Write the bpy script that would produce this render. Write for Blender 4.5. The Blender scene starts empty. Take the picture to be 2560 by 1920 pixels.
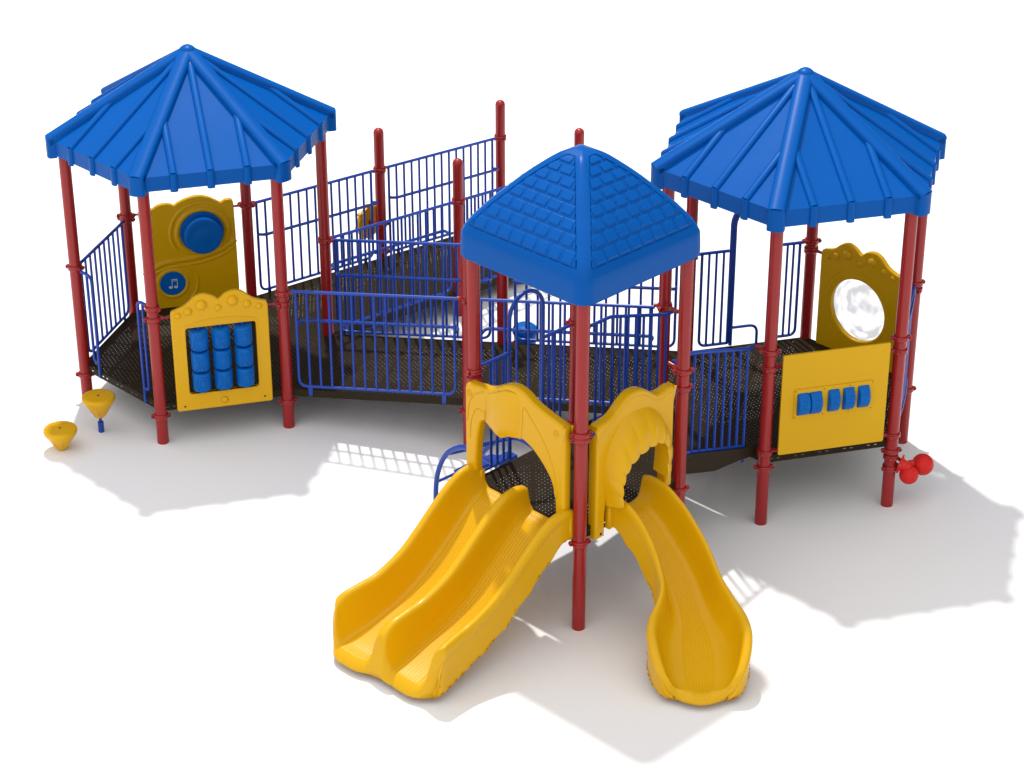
import bpy, bmesh, math, random
from mathutils import Vector, Matrix, Quaternion
random.seed(4)
C = bpy.context.scene.collection
PI = math.pi
rad = math.radians

# ------------------------------------------------------------------ plan of the play structure (metres)
P = {'L2': (-1.772, 15.949), 'L3': (-1.513, 16.914), 'L4': (-2.219, 17.622), 'L5': (-3.185, 17.364), 'L6': (-3.445, 16.398), 'L1': (-2.738, 15.691),
     'C1': (-0.335, 15.562), 'Pm': (-0.075, 16.528), 'R6': (1.125, 15.17), 'R1': (1.831, 14.462), 'R2': (2.798, 14.72), 'R3': (3.057, 15.686),
     'R4': (2.351, 16.394), 'R5': (1.384, 16.136), 'P3': (-0.456, 17.97), 'P1': (-1.162, 18.677), 'P4': (0.601, 19.025), 'P2': (-0.105, 19.733),
     'Tb': (0.453, 14.502), 'Tr': (1.162, 13.792), 'Tl': (-0.257, 13.793), 'Tf': (0.452, 13.083)}
def V2(n): return Vector(P[n])
ZL, ZR, ZT = 0.335, 0.565, 0.765       # deck heights
ZP1, ZP2 = 0.222, 0.105                # ramp heights
ZC = 0.45
RP = 0.0455                            # post radius

# ------------------------------------------------------------------ materials
def nt(name):
    m = bpy.data.materials.new(name); m.use_nodes = True
    t = m.node_tree; b = t.nodes['Principled BSDF']
    return m, t, b
def mat(name, col, rough=0.35, var=0.06, bump=0.0, bscale=400, coat=0.0, spec=0.25, rvar=0.08, ior=None):
    m, t, b = nt(name)
    N = t.nodes; L = t.links
    tc = N.new('ShaderNodeTexCoord')
    no = N.new('ShaderNodeTexNoise'); no.inputs['Scale'].default_value = 3.0; no.inputs['Detail'].default_value = 5
    L.new(tc.outputs['Object'], no.inputs['Vector'])
    mx = N.new('ShaderNodeMix'); mx.data_type = 'RGBA'
    mx.inputs['A'].default_value = (*[c*(1-var) for c in col], 1); mx.inputs['B'].default_value = (*[min(1, c*(1+var)) for c in col], 1)
    L.new(no.outputs['Fac'], mx.inputs['Factor']); L.new(mx.outputs['Result'], b.inputs['Base Color'])
    mr = N.new('ShaderNodeMapRange'); mr.inputs['To Min'].default_value = rough-rvar; mr.inputs['To Max'].default_value = rough+rvar
    L.new(no.outputs['Fac'], mr.inputs['Value']); L.new(mr.outputs['Result'], b.inputs['Roughness'])
    b.inputs['Specular IOR Level'].default_value = spec
    b.inputs['Coat Weight'].default_value = coat; b.inputs['Coat Roughness'].default_value = 0.15
    if bump:
        n2 = N.new('ShaderNodeTexNoise'); n2.inputs['Scale'].default_value = bscale; n2.inputs['Detail'].default_value = 2
        L.new(tc.outputs['Object'], n2.inputs['Vector'])
        bp = N.new('ShaderNodeBump'); bp.inputs['Strength'].default_value = bump; bp.inputs['Distance'].default_value = 0.002
        L.new(n2.outputs['Fac'], bp.inputs['Height']); L.new(bp.outputs['Normal'], b.inputs['Normal'])
    return m
M_RED = mat('red_powder_coat', (0.31, 0.012, 0.012), 0.24, bump=0.0, spec=.42, rvar=.02, var=.03)
M_BLUE = mat('blue_powder_coat', (0.010, 0.052, 0.35), 0.30, bump=0.0, spec=.35, rvar=.02, var=.03)
M_ROOF = mat('blue_plastic', (0.0, 0.086, 0.37), 0.33, var=0.03, bump=0.08, bscale=350, spec=.10)
M_BPL = mat('blue_toy_plastic', (0.0, 0.115, 0.44), 0.38, var=0.05, bump=0.08, bscale=350, spec=.15)
M_YEL = mat('yellow_plastic', (0.69, 0.375, 0.001), 0.33, var=0.04, bump=0.15, bscale=260, coat=.12, spec=.2)
M_YSH = mat('yellow_sheet_plastic', (0.66, 0.37, 0.001), 0.5, var=0.03, bump=0.3, bscale=300)
M_RPL = mat('red_plastic', (0.62, 0.016, 0.012), 0.4, bump=0.1)
M_BRN = mat('brown_coated_steel', (0.026, 0.018, 0.009), 0.45, bump=0.2, bscale=300, spec=.1)
M_BLK = mat('dark_bolt', (0.012, 0.010, 0.010), 0.5)
M_WHT = mat('pale_print', (0.55, 0.6, 0.68), 0.5)

def math_node(t, op, a=None, b=None, c=None):
    n = t.nodes.new('ShaderNodeMath'); n.operation = op
    for i, v in enumerate((a, b, c)):
        if v is None: continue
        if isinstance(v, (int, float)): n.inputs[i].default_value = v
        else: t.links.new(v, n.inputs[i])
    return n.outputs[0]
def holes_mat(name, base, mode, col=(0.026, 0.018, 0.009)):
    """coated steel sheet with punched holes; the hole pattern is laid out in metres on the UV map"""
    m = mat(name, col, 0.45, bump=0.2, bscale=300, spec=.07)
    t = m.node_tree; b = t.nodes['Principled BSDF']; out = t.nodes['Material Output']
    uv = t.nodes.new('ShaderNodeUVMap'); sx = t.nodes.new('ShaderNodeSeparateXYZ'); t.links.new(uv.outputs[0], sx.inputs[0])
    X, Y = sx.outputs[0], sx.outputs[1]
    f = lambda *a: math_node(t, *a)
    if mode == 'deck':
        px, py, r = 0.041, 0.0235, 0.0023
        row = f('FLOOR', f('DIVIDE', Y, py))
        odd = f('MODULO', f('ABSOLUTE', row), 2.0)
        xs = f('ADD', f('DIVIDE', X, px), f('MULTIPLY', odd, 0.5))
        dx = f('MULTIPLY', f('SUBTRACT', f('FRACT', xs), 0.5), px)
        dy = f('MULTIPLY', f('SUBTRACT', f('FRACT', f('DIVIDE', Y, py)), 0.5), py)
        d = f('SQRT', f('ADD', f('MULTIPLY', dx, dx), f('MULTIPLY', dy, dy)))
        hole = f('LESS_THAN', d, r)
        gx = f('LESS_THAN', f('FRACT', f('DIVIDE', X, 0.041*7)), 6/7)
        rowg = f('MODULO', f('ADD', row, 4000.0), 9.0)
        gy = f('LESS_THAN', rowg, 7.5)
        mask = f('MULTIPLY', hole, f('MULTIPLY', gx, gy))
    elif mode == 'slots':
        row = f('LESS_THAN', f('ABSOLUTE', f('SUBTRACT', Y, 0.034)), 0.0035)
        fx = f('FRACT', f('DIVIDE', X, 0.19))
        a = f('LESS_THAN', f('ABSOLUTE', f('SUBTRACT', fx, 0.30)), 0.055)
        c2 = f('LESS_THAN', f('ABSOLUTE', f('SUBTRACT', fx, 0.58)), 0.055)
        mask = f('MULTIPLY', row, f('MAXIMUM', a, c2))
    else:  # mesh screen
        p = 0.014
        dx = f('SUBTRACT', f('FRACT', f('DIVIDE', X, p)), 0.5); dy = f('SUBTRACT', f('FRACT', f('DIVIDE', Y, p)), 0.5)
        d = f('SQRT', f('ADD', f('MULTIPLY', dx, dx), f('MULTIPLY', dy, dy)))
        mask = f('LESS_THAN', d, 0.30)
    tr = t.nodes.new('ShaderNodeBsdfTransparent'); mx = t.nodes.new('ShaderNodeMixShader')
    t.links.new(mask, mx.inputs[0]); t.links.new(b.outputs[0], mx.inputs[1]); t.links.new(tr.outputs[0], mx.inputs[2])
    t.links.new(mx.outputs[0], out.inputs['Surface'])
    return m
M_DECK = holes_mat('perforated_deck_steel', None, 'deck')
M_SLOT = holes_mat('slotted_skirt_steel', None, 'slots')
M_NET = holes_mat('perforated_blue_screen', None, 'net', (0.016, 0.050, 0.37))

# ------------------------------------------------------------------ object helpers
def link(name, me, m, parent=None, smooth=35, local=None):
    o = bpy.data.objects.new(name, me); C.objects.link(o)
    if m: me.materials.append(m) if len(me.materials) == 0 else None
    if smooth is not None:
        me.shade_smooth()
        me.set_sharp_from_angle(angle=rad(smooth))
    if parent: o.parent = parent
    if local is not None: o.matrix_local = local
    return o
def from_bm(name, bm, m, parent=None, smooth=35, local=None):
    bmesh.ops.recalc_face_normals(bm, faces=bm.faces)
    me = bpy.data.meshes.new(name); bm.to_mesh(me); bm.free()
    return link(name, me, m, parent, smooth, local)
def thing(name, label, cat, loc=(0, 0, 0), rz=0, group=None):
    o = bpy.data.objects.new(name, None); C.objects.link(o); o.empty_display_size = .1
    o.location = loc; o.rotation_euler = (0, 0, rz)
    o['label'] = label; o['category'] = cat
    if group: o['group'] = group
    return o
def edge_thing(name, label, cat, A, B, group=None):
    """Empty on the ground at post A, its x axis along the line to post B (left of that line is +y)"""
    a, b = V2(A), V2(B); d = b-a
    o = thing(name, label, cat, (a.x, a.y, 0), math.atan2(d.y, d.x), group)
    return o, d.length

def tube(bm, pts, r, seg=10, closed=False, caps=True, r2=None):
    pts = [Vector(p) for p in pts]; n = len(pts)
    tang = []
    for i in range(n):
        if closed: t = pts[(i+1) % n]-pts[i-1]
        else: t = pts[min(i+1, n-1)]-pts[max(i-1, 0)]
        tang.append(t.normalized())
    up = Vector((0, 0, 1))
    if abs(tang[0].dot(up)) > .95: up = Vector((1, 0, 0))
    nrm = (up-tang[0]*up.dot(tang[0])).normalized()
    rings = []
    for i in range(n):
        if i:
            q = tang[i-1].rotation_difference(tang[i]); nrm = (q @ nrm); nrm = (nrm-tang[i]*nrm.dot(tang[i])).normalized()
        bi = tang[i].cross(nrm)
        rr = r if r2 is None else r+(r2-r)*i/(n-1)
        rings.append([bm.verts.new(pts[i]+(nrm*math.cos(a)+bi*math.sin(a))*rr) for a in [2*PI*k/seg for k in range(seg)]])
    for i in range(n if closed else n-1):
        a, b = rings[i], rings[(i+1) % n]
        for k in range(seg):
            bm.faces.new((a[k], a[(k+1) % seg], b[(k+1) % seg], b[k]))
    if caps and not closed:
        bm.faces.new(rings[0][::-1]); bm.faces.new(rings[-1])
def fillet(pts, r, n=6):
    """round the inner corners of a polyline; r may be a number or a list per point"""
    pts = [Vector(p) for p in pts]; out = [pts[0]]
    for i in range(1, len(pts)-1):
        p, a, b = pts[i], pts[i-1], pts[i+1]
        ri = r[i] if isinstance(r, (list, tuple)) else r
        da, db = (a-p), (b-p)
        t = min(ri, da.length*.49, db.length*.49)
        p0, p1 = p+da.normalized()*t, p+db.normalized()*t
        for k in range(n+1):
            u = k/n; out.append(p0*(1-u)**2+p*2*u*(1-u)+p1*u*u)
    out.append(pts[-1]); return out
def box(bm, c, s, rz=0, rot=None):
    m = Matrix.Translation(c) @ (rot.to_4x4() if rot else Matrix.Rotation(rz, 4, 'Z')) @ Matrix.Diagonal((*s, 1))
    return bmesh.ops.create_cube(bm, size=1, matrix=m)['verts']
def cyl(bm, p0, p1, r, seg=16, r2=None):
    tube(bm, [p0, p1], r, seg, r2=r2)
def lathe(bm, prof, seg=24, M=None):
    """prof: list of (radius, z)"""
    rings = []
    for r, z in prof:
        if r < 1e-5:
            v = Vector((0, 0, z)); v = M @ v if M else v
            rings.append([bm.verts.new(v)]); continue
        ring = []
        for k in range(seg):
            a = 2*PI*k/seg; v = Vector((r*math.cos(a), r*math.sin(a), z)); v = M @ v if M else v
            ring.append(bm.verts.new(v))
        rings.append(ring)
    for a, b in zip(rings, rings[1:]):
        for k in range(seg):
            k2 = (k+1) % seg
            if len(a) == 1 and len(b) == 1: continue
            if len(a) == 1: bm.faces.new((a[0], b[k2], b[k]))
            elif len(b) == 1: bm.faces.new((a[k], a[k2], b[0]))
            else: bm.faces.new((a[k], a[k2], b[k2], b[k]))
def axis_matrix(origin, d):
    q = Vector((0, 0, 1)).rotation_difference(Vector(d).normalized())
    return Matrix.Translation(origin) @ q.to_matrix().to_4x4()
def catmull(pts, n=8, closed=False):
    pts = [Vector(p) for p in pts]; out = []; N = len(pts)
    rng = range(N if closed else N-1)
    for i in rng:
        if closed: p0, p1, p2, p3 = pts[i-1], pts[i], pts[(i+1) % N], pts[(i+2) % N]
        else: p0, p1, p2, p3 = pts[max(i-1, 0)], pts[i], pts[i+1], pts[min(i+2, N-1)]
        for k in range(n):
            t = k/n
            out.append(.5*((2*p1)+(-p0+p2)*t+(2*p0-5*p1+4*p2-p3)*t*t+(-p0+3*p1-3*p2+p3)*t**3))
    if not closed: out.append(pts[-1])
    return out
def board(name, loops, thick, bevel, m, parent, y=0.0):
    """flat board cut from a sheet: loops of (x, z), first the outline, then the openings; thickness along local y, edges rounded"""
    cu = bpy.data.curves.new(name, 'CURVE'); cu.dimensions = '2D'; cu.fill_mode = 'BOTH'
    cu.extrude = max(thick/2-bevel, 0.0005); cu.bevel_depth = bevel; cu.bevel_resolution = 2; cu.offset = -bevel
    for lp in loops:
        sp = cu.splines.new('POLY'); sp.points.add(len(lp)-1)
        for i, q in enumerate(lp): sp.points[i].co = (q[0], q[1], 0, 1)
        sp.use_cyclic_u = True
    tmp = bpy.data.objects.new('tmp', cu); C.objects.link(tmp)
    bpy.context.view_layer.update()
    dg = bpy.context.evaluated_depsgraph_get()
    me = bpy.data.meshes.new_from_object(tmp.evaluated_get(dg))
    bpy.data.objects.remove(tmp); bpy.data.curves.remove(cu)
    me.name = name
    me.transform(Matrix.Translation((0, y, 0)) @ Matrix.Rotation(PI/2, 4, 'X'))
    me.materials.clear()
    return link(name, me, m, parent, 40)
def arc(cx, cz, r, a0, a1, n=12):
    return [(cx+r*math.cos(rad(a0+(a1-a0)*k/n)), cz+r*math.sin(rad(a0+(a1-a0)*k/n))) for k in range(n+1)]
def rrect(x0, z0, x1, z1, r):
    return arc(x1-r, z0+r, r, -90, 0, 5)+arc(x1-r, z1-r, r, 0, 90, 5)+arc(x0+r, z1-r, r, 90, 180, 5)+arc(x0+r, z0+r, r, 180, 270, 5)

# ------------------------------------------------------------------ ground
bm = bmesh.new(); bmesh.ops.create_grid(bm, x_segments=1, y_segments=1, size=1500, matrix=Matrix.Translation((0, 14, 0)))
M_GRD = mat('white_studio_floor', (0.86, 0.855, 0.855), 0.75, var=0.01, bump=0.12, bscale=60, spec=0.2, rvar=0.02)
g = from_bm('ground', bm, M_GRD, None, None); g['kind'] = 'structure'

# ------------------------------------------------------------------ posts with clamps
def clamp_bm(z, ears, arms, double=False):
    """ears: angle of the bolt lugs; arms: list of (angle, length, radius, dz)"""
    b = bmesh.new(); R = RP
    lathe(b, [(R+.0005, z-.019), (R+.007, z-.021), (R+.0125, z-.012), (R+.010, z), (R+.0125, z+.012), (R+.007, z+.021), (R+.0005, z+.019)], 26)
    for s in (0, PI):
        a = ears+s; d = Vector((math.cos(a), math.sin(a), 0)); t = Vector((-d.y, d.x, 0))
        c = d*(R+.016)+Vector((0, 0, z))
        lathe(b, [(0, -.013), (.014, -.013), (.0175, -.009), (.0175, .009), (.014, .013), (0, .013)], 12, axis_matrix(c, t))
    for a, ln, r, dz in arms:
        d = Vector((math.cos(a), math.sin(a), 0))
        p0 = d*(R+.002)+Vector((0, 0, z)); p1 = d*(R+ln)+Vector((0, 0, z+dz))
        pm = p0.lerp(p1, .45)
        tube(b, [p0, pm], r*1.65, 10, r2=r*1.15); tube(b, [pm, p1], r*1.15, 10)
    return b
def bolt_bm(z, ears, s):
    b = bmesh.new()
    if 1:
        a = ears+s; d = Vector((math.cos(a), math.sin(a), 0)); t = Vector((-d.y, d.x, 0))
        c = d*(RP+.018)+Vector((0, 0, z))
        lathe(b, [(0, -.0145), (.0065, -.0145), (.0065, .0145), (0, .0145)], 8, axis_matrix(c, t))
    return b
def ang(a, b):
    d = V2(b)-V2(a); return math.atan2(d.y, d.x)
def post(key, top, label, clamps, cap=False):
    t = thing('support_post', label, 'post', (P[key][0], P[key][1], 0), 0, 'red support posts of the play structure')
    bm = bmesh.new()
    tt = top-RP if cap else top
    lathe(bm, [(0, -.05), (RP, -.05), (RP, tt), (RP if cap else 0, tt)], 32)
    from_bm('pole', bm, M_RED, t)
    if cap:
        bm = bmesh.new()
        lathe(bm, [(RP+.0006, tt-.03)]+[((RP+.0006)*math.cos(rad(a)), tt+(RP+.0006)*math.sin(rad(a))) for a in (0, 15, 30, 45, 60, 75)]+[(0, tt+RP+.0006)], 32)
        from_bm('post_cap', bm, M_RED, t, 60)
    for cl in clamps:
        z, ears = cl[0], cl[1]; arms = []
        for a in cl[2:]:
            if isinstance(a, str): a = (a,)
            ln = a[1] if len(a) > 1 else .035
            r = a[2] if len(a) > 2 else .0125
            dz = a[3] if len(a) > 3 else 0
            arms.append((ang(key, a[0]), ln, r, dz))
        c = from_bm('clamp', clamp_bm(z, ears, arms), M_RED, t, 40)
        for s_ in (0, PI): from_bm('bolt', bolt_bm(z, ears, s_), M_BLK, c, 40)
B_ = .5
post('L1', 2.2, 'front left red post between the right grab rail and the yellow rotating block panel',
     [(.235, .2), (1.168, 2.6, ('L6', .03, .010)), (1.075, 0.35, ('L2', .085, .009))])
post('L2', 2.2, 'front right red post of the left tower, right of the rotating block panel',
     [(.231, .2), (1.175, 2.2, ('C1', .035)), (1.085, 1.2, ('L1', .085, .009))])
post('L6', 2.2, 'leftmost red post in the photo, behind the two yellow stepping pods',
     [(.235, .1), (1.185, 2.9, ('L5', .03, .010), ('L1', .03, .010))])
post('L5', 2.2, 'red post left of the yellow drum panel, under the left hexagon roof',
     [(.235, .1), (1.175, 2.9, ('L6', .03, .010)), (1.205, 0.1, ('L4', .075, .009))])
post('L4', 2.2, 'red post right of the yellow drum panel, where the back ramp railing starts',
     [(.235, .1), (1.19, 2.9, ('P1', .035), ('L5', .075, .009))])
post('L3', 2.2, 'dark red inner post of the left tower where two railings meet',
     [(.235, .1), (1.184, 2.2, ('Pm', .035), ('P3', .03))])
post('R1', 2.45, 'front left red post of the right tower, left of the flat yellow counting panel',
     [(.472, .1), (1.415, .1, ('R6', .085, .014, -.004)), (1.285, 1.3, ('R2', .07, .012)), (.60, 1.3, ('R2', .07, .012))])
post('R2', 2.45, 'red post right of the flat yellow counting panel, carrying the red ball spinner',
     [(.466, .1), (.415, 1.4), (.324, .6), (1.393, .1, ('R3', .03, .01)), (1.293, 1.3, ('R1', .07, .012)), (.60, 1.3, ('R1', .07, .012))])
post('R3', 2.45, 'rightmost red post in the photo, at the far end of the blue mesh screen',
     [(.468, .1), (1.375, .3, ('R2', .03, .01)), (1.325, 1.9)])
post('R4', 2.45, 'red post left of the yellow panel with clear round window',
     [(.468, .1), (1.405, .1, ('R5', .035)), (1.335, .8, ('R3', .08, .010))])
post('R5', 2.45, 'dark red rear post of the right tower, just right of the square roof',
     [(.468, .1), (1.40, 2.2, ('R4', .03), ('Pm', .03))])
post('R6', 2.45, 'left red post of the right tower where walkway rail and kinked rail meet',
     [(.468, .1), (1.428, .9, ('C1', .035), ('R1', .085, .014))])
post('C1', 1.69, 'short red post hidden behind the left slide tower post, halfway along the walkway',
     [(.345, .1), (1.30, 1.2, ('L2', .035), ('R6', .03))])
post('Pm', 1.60, 'red post across the walkway with the blue bucket at its foot',
     [(.425, .1), (1.30, 1.2, ('L3', .035), ('R5', .03))])
post('P1', 1.462, 'red ramp post with domed top in front of the yellow gear wheel',
     [(.17, .1), (.28, .2), (1.073, 2.2, ('L4', .03), ('P2', .03)), (.55, .3)], True)
post('P3', 1.462, 'middle capped red ramp post standing just left of the square tower roof',
     [(.17, .1), (.31, .2), (1.073, 2.2, ('L3', .03), ('P4', .03))], True)
post('P2', 1.32, 'tallest looking capped red post at the far end of the ramp',
     [(.06, .1), (.957, 2.2, ('P1', .03))], True)
post('P4', 1.32, 'capped red post whose top shows just above the square tower roof',
     [(.06, .1), (.957, 2.2, ('P3', .03))], True)
post('Tf', 2.62, 'foremost red post of the slide tower, standing between the two slide hoods',
     [(.683, .3), (1.512, .3, ('Tl', .03, .012)), (1.475, .3, ('Tr', .02, .010))])
post('Tl', 2.62, 'left red post of the slide tower, beside the double slide hood',
     [(.69, .9), (.834, 1.9, ('Tb', .02, .010)), (1.615, .9, ('Tb', .03, .012)), (1.555, 2.2, ('Tf', .03, .012))])
post('Tr', 2.62, 'right red post of the slide tower, beside the single slide hood',
     [(.684, .3), (1.61, .2, ('Tb', .085, .014, .01)), (1.481, .4, ('Tf', .03, .012))])
post('Tb', 2.62, 'rear red post of the slide tower, mostly hidden behind its front post',
     [(.69, .3), (.82, 1.9, ('Tl', .02, .010)), (1.63, .3, ('Tl', .03, .012), ('Tr', .085, .014))])

# ------------------------------------------------------------------ railings
RT, RB = .0132, .0104
def railing(A, B, zA, zB, label, tabs=(1, -2), hand=0, m0=.105, m1=.105, rail=.852):
    """zA, zB: deck height at both posts. hand: +1 handrail on the left of A->B, -1 right, 0 none"""
    t, L = edge_thing('railing', label, 'railing', A, B, 'blue barred railings of the play structure')
    dz = lambda x: zA+(zB-zA)*x/L
    b = bmesh.new(); tube(b, [(RP+.03, 0, dz(RP+.03)+rail), (L-RP-.03, 0, dz(L-RP-.03)+rail)], RT)
    from_bm('top_rail', b, M_BLUE, t)
    x0, x1 = m0, L-m1
    b = bmesh.new()
    pts = fillet([(x0, 0, dz(x0)+rail), (x0, 0, dz(x0)+.032), (x1, 0, dz(x1)+.032), (x1, 0, dz(x1)+rail)], .075, 8)
    tube(b, pts, RB*1.12)
    from_bm('side_frame', b, M_BLUE, t)
    n = max(2, round((x1-x0)/.0925)); xs = [x0+(x1-x0)*i/n for i in range(n+1)]
    for i in range(1, n):
        b = bmesh.new(); x = xs[i]
        lift = .012 if i in (1, n-1) else 0
        tube(b, [(x, 0, dz(x)+rail), (x, 0, dz(x)+.032+lift*.3)], RB, 8, caps=False)
        from_bm('baluster', b, M_BLUE, t)
    if tabs:
        for i in tabs:
            x = xs[i]; b = bmesh.new(); s = -1 if hand > 0 else 1
            yy = 0.0
            vs = box(b, (x, yy-.004*0, dz(x)-.005), (.034, .006, .065))
            o_ = from_bm('mounting_tab', b, M_BLUE, t)
            b = bmesh.new(); lathe(b, [(0, -.006), (.017, -.0035), (.017, .0035), (0, .006)], 14, axis_matrix((x, yy, dz(x)-.038), (0, 1, 0)))
            lathe(b, [(0, -.008), (.006, -.008), (.006, .008), (0, .008)], 8, axis_matrix((x, yy, dz(x)-.034), (0, 1, 0)))
            from_bm('bolt', b, M_BLK if False else M_BLUE, o_)
    if hand:
        h = .575; y = .075*hand; b = bmesh.new()
        pts = fillet([(x0, 0, dz(x0)+h-.015), (x0+.015, y, dz(x0)+h), (x1+.015, y, dz(x1)+h), (x1, 0, dz(x1)+h-.015)], .05, 8)
        tube(b, pts, RT)
        from_bm('hand_rail', b, M_BLUE, t)
    return t
railing('L2', 'C1', ZL, ZC-.002, 'front walkway railing between left hexagon tower and slide tower, in full view', hand=1)
railing('C1', 'R6', ZC, ZR, 'front walkway railing seen behind the slide tower posts', hand=1)
railing('L3', 'Pm', ZL, ZC-.002, 'far side walkway railing nearest the left hexagon tower', hand=-1)
railing('Pm', 'R5', ZC, ZR, 'far side walkway railing running behind the slide tower toward the right tower', hand=-1)
railing('L4', 'P1', ZL, ZP1, 'rear ramp railing crossing behind the left roof, lower half of the ramp edge', hand=-1)
railing('P1', 'P2', ZP1, ZP2, 'rear ramp railing at the far end, between the gear post and the tallest post', hand=-1)
railing('L3', 'P3', ZL, ZP1, 'near side ramp railing starting at the inner left tower post', hand=1)
railing('P3', 'P4', ZP1, ZP2, 'near side ramp railing that disappears behind the square tower roof', hand=1)
railing('L6', 'L5', ZL, ZL, 'left side railing of the left hexagon tower, seen at a steep angle', hand=0, m0=.10, m1=.10, rail=.84)

def arch_barrier(A, B, zd, rail, label, a0, a1, top, left_round, low_loop=False):
    t, L = edge_thing('entry_railing', label, 'railing', A, B, 'entry railings with an arch')
    zb = zd+.032
    for (s0, s1, sg) in ((RP+.02, a0, 1), (L-RP-.02, a1, -1)):
        b = bmesh.new(); tube(b, [(s0, 0, rail), (s1, 0, rail)], RT); from_bm('top_rail', b, M_BLUE, t)
        b = bmesh.new()
        if left_round:
            xs0 = s0+.03*sg
            pts = fillet([(xs0, 0, rail), (xs0, 0, zb), (s1, 0, zb)], .06, 8)
        else:
            xs0 = s0+.03*sg
            pts = fillet([(s0, 0, zb), (s1-sg*.001, 0, zb), (s1, 0, zb+.14)], .07, 8)
        tube(b, pts, RB*1.15); from_bm('side_frame', b, M_BLUE, t)
        n = 4
        for i in range(1 if left_round else 1, n):
            x = xs0+(s1-xs0)*i/n; b = bmesh.new(); tube(b, [(x, 0, rail), (x, 0, zb)], RB, 8, caps=False); from_bm('baluster', b, M_BLUE, t)
    cx, r = (a0+a1)/2, (a1-a0)/2
    zt = top-r
    b = bmesh.new()
    pts = [(a0, 0, zb)]+[(cx-r*math.cos(rad(a)), 0, zt+r*math.sin(rad(a))) for a in range(0, 181, 12)]+[(a1, 0, zb)]
    tube(b, pts, RT*1.15, 12); from_bm('arch', b, M_BLUE, t)
    return t, L
arch_barrier('Tl', 'Tb', ZT, 1.625, 'blue arch railing at the back left side of the slide tower', .338, .667, 2.035, False)
t, L = arch_barrier('R5', 'R4', ZR, 1.40, 'blue arch railing on the far side of the right tower', .335, .70, 1.80, True)
b = bmesh.new(); r = .158
pts = [(.359, 0, ZR+.01)]+[(.359+r-r*math.cos(rad(a)), 0, 1.61+r*math.sin(rad(a))) for a in range(0, 181, 12)]+[(.359+2*r, 0, ZR+.01)]
tube(b, pts, RT*1.15, 12); from_bm('inner_arch', b, M_BLUE, t)
b = bmesh.new(); tube(b, fillet([(.36, 0, .727), (.58, 0, .727), (.58, 0, .45)], .07), RB*1.15); from_bm('low_loop', b, M_BLUE, t)

def stair_railing(A, B, zA, zB, side, label):
    """railing of the link between slide tower (A, high) and right tower (B, low); inset toward the inside"""
    t, L = edge_thing('stair_railing', label, 'railing', A, B, 'kinked railings of the link between the towers')
    y = side*.115; xa, xb = .03, L-.045
    def top(x): return zA if x < .235 else (zB if x > .84 else zA+(zB-zA)*(x-.235)/(.605))
    def bot(x): return top(x)-.79
    b = bmesh.new(); tube(b, fillet([(xa, y, zA), (.235, y, zA), (.84, y, zB), (xb, y, zB)], .03, 4), RT); from_bm('top_rail', b, M_BLUE, t)
    b = bmesh.new(); tube(b, fillet([(xa+.03, y, bot(.1)-.0), (.235, y, bot(.235)), (.84, y, bot(.84))], .03, 4), RB*1.15); from_bm('bottom_rail', b, M_BLUE, t)
    for i in range(10):
        x = .09+(.84-.09)*i/9; b = bmesh.new()
        lo = bot(x)-(.11 if i in (9,) else 0)
        tube(b, [(x, y, top(x)), (x, y, lo)], RB, 8); from_bm('baluster', b, M_BLUE, t)
    b = bmesh.new(); box(b, (.84, y, bot(.84)-.075), (.026, .007, .12)); from_bm('mounting_tab', b, M_BLUE, t)
stair_railing('Tr', 'R1', 1.62, 1.432, 1, 'kinked blue railing between the single slide and the counting panel')
stair_railing('Tb', 'R6', 1.63, 1.438, -1, 'kinked blue railing behind the front slide tower post')

# grab rails at the left entry (L6 - L1)
for (lab, top_in, xo, xi, A, zc) in (('left of the two blue grab rails above the stepping pods', RP+.03, .212, .150, 'L6', 1.17),
                                     ('right of the two blue grab rails, beside the front left tower post', 1-RP-.03, .808, .872, 'L1', 1.165)):
    t, L = edge_thing('grab_rail', lab, 'grab rail', 'L6', 'L1', 'grab rails at the stepping pod entry')
    b = bmesh.new()
    tube(b, fillet([(top_in, 0, zc), (xo, 0, zc+.0), (xo, 0, .29)], .06, 8), RB*1.2)
    box(b, (xo, -.002, .30), (.026, .008, .05))
    from_bm('outer_bar', b, M_BLUE, t)
    b = bmesh.new()
    tube(b, fillet([(xi, 0, zc), (xi, 0, .41), (xo, 0, .41)], .035, 8), RB*1.1)
    from_bm('inner_bar', b, M_BLUE, t)

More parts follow.
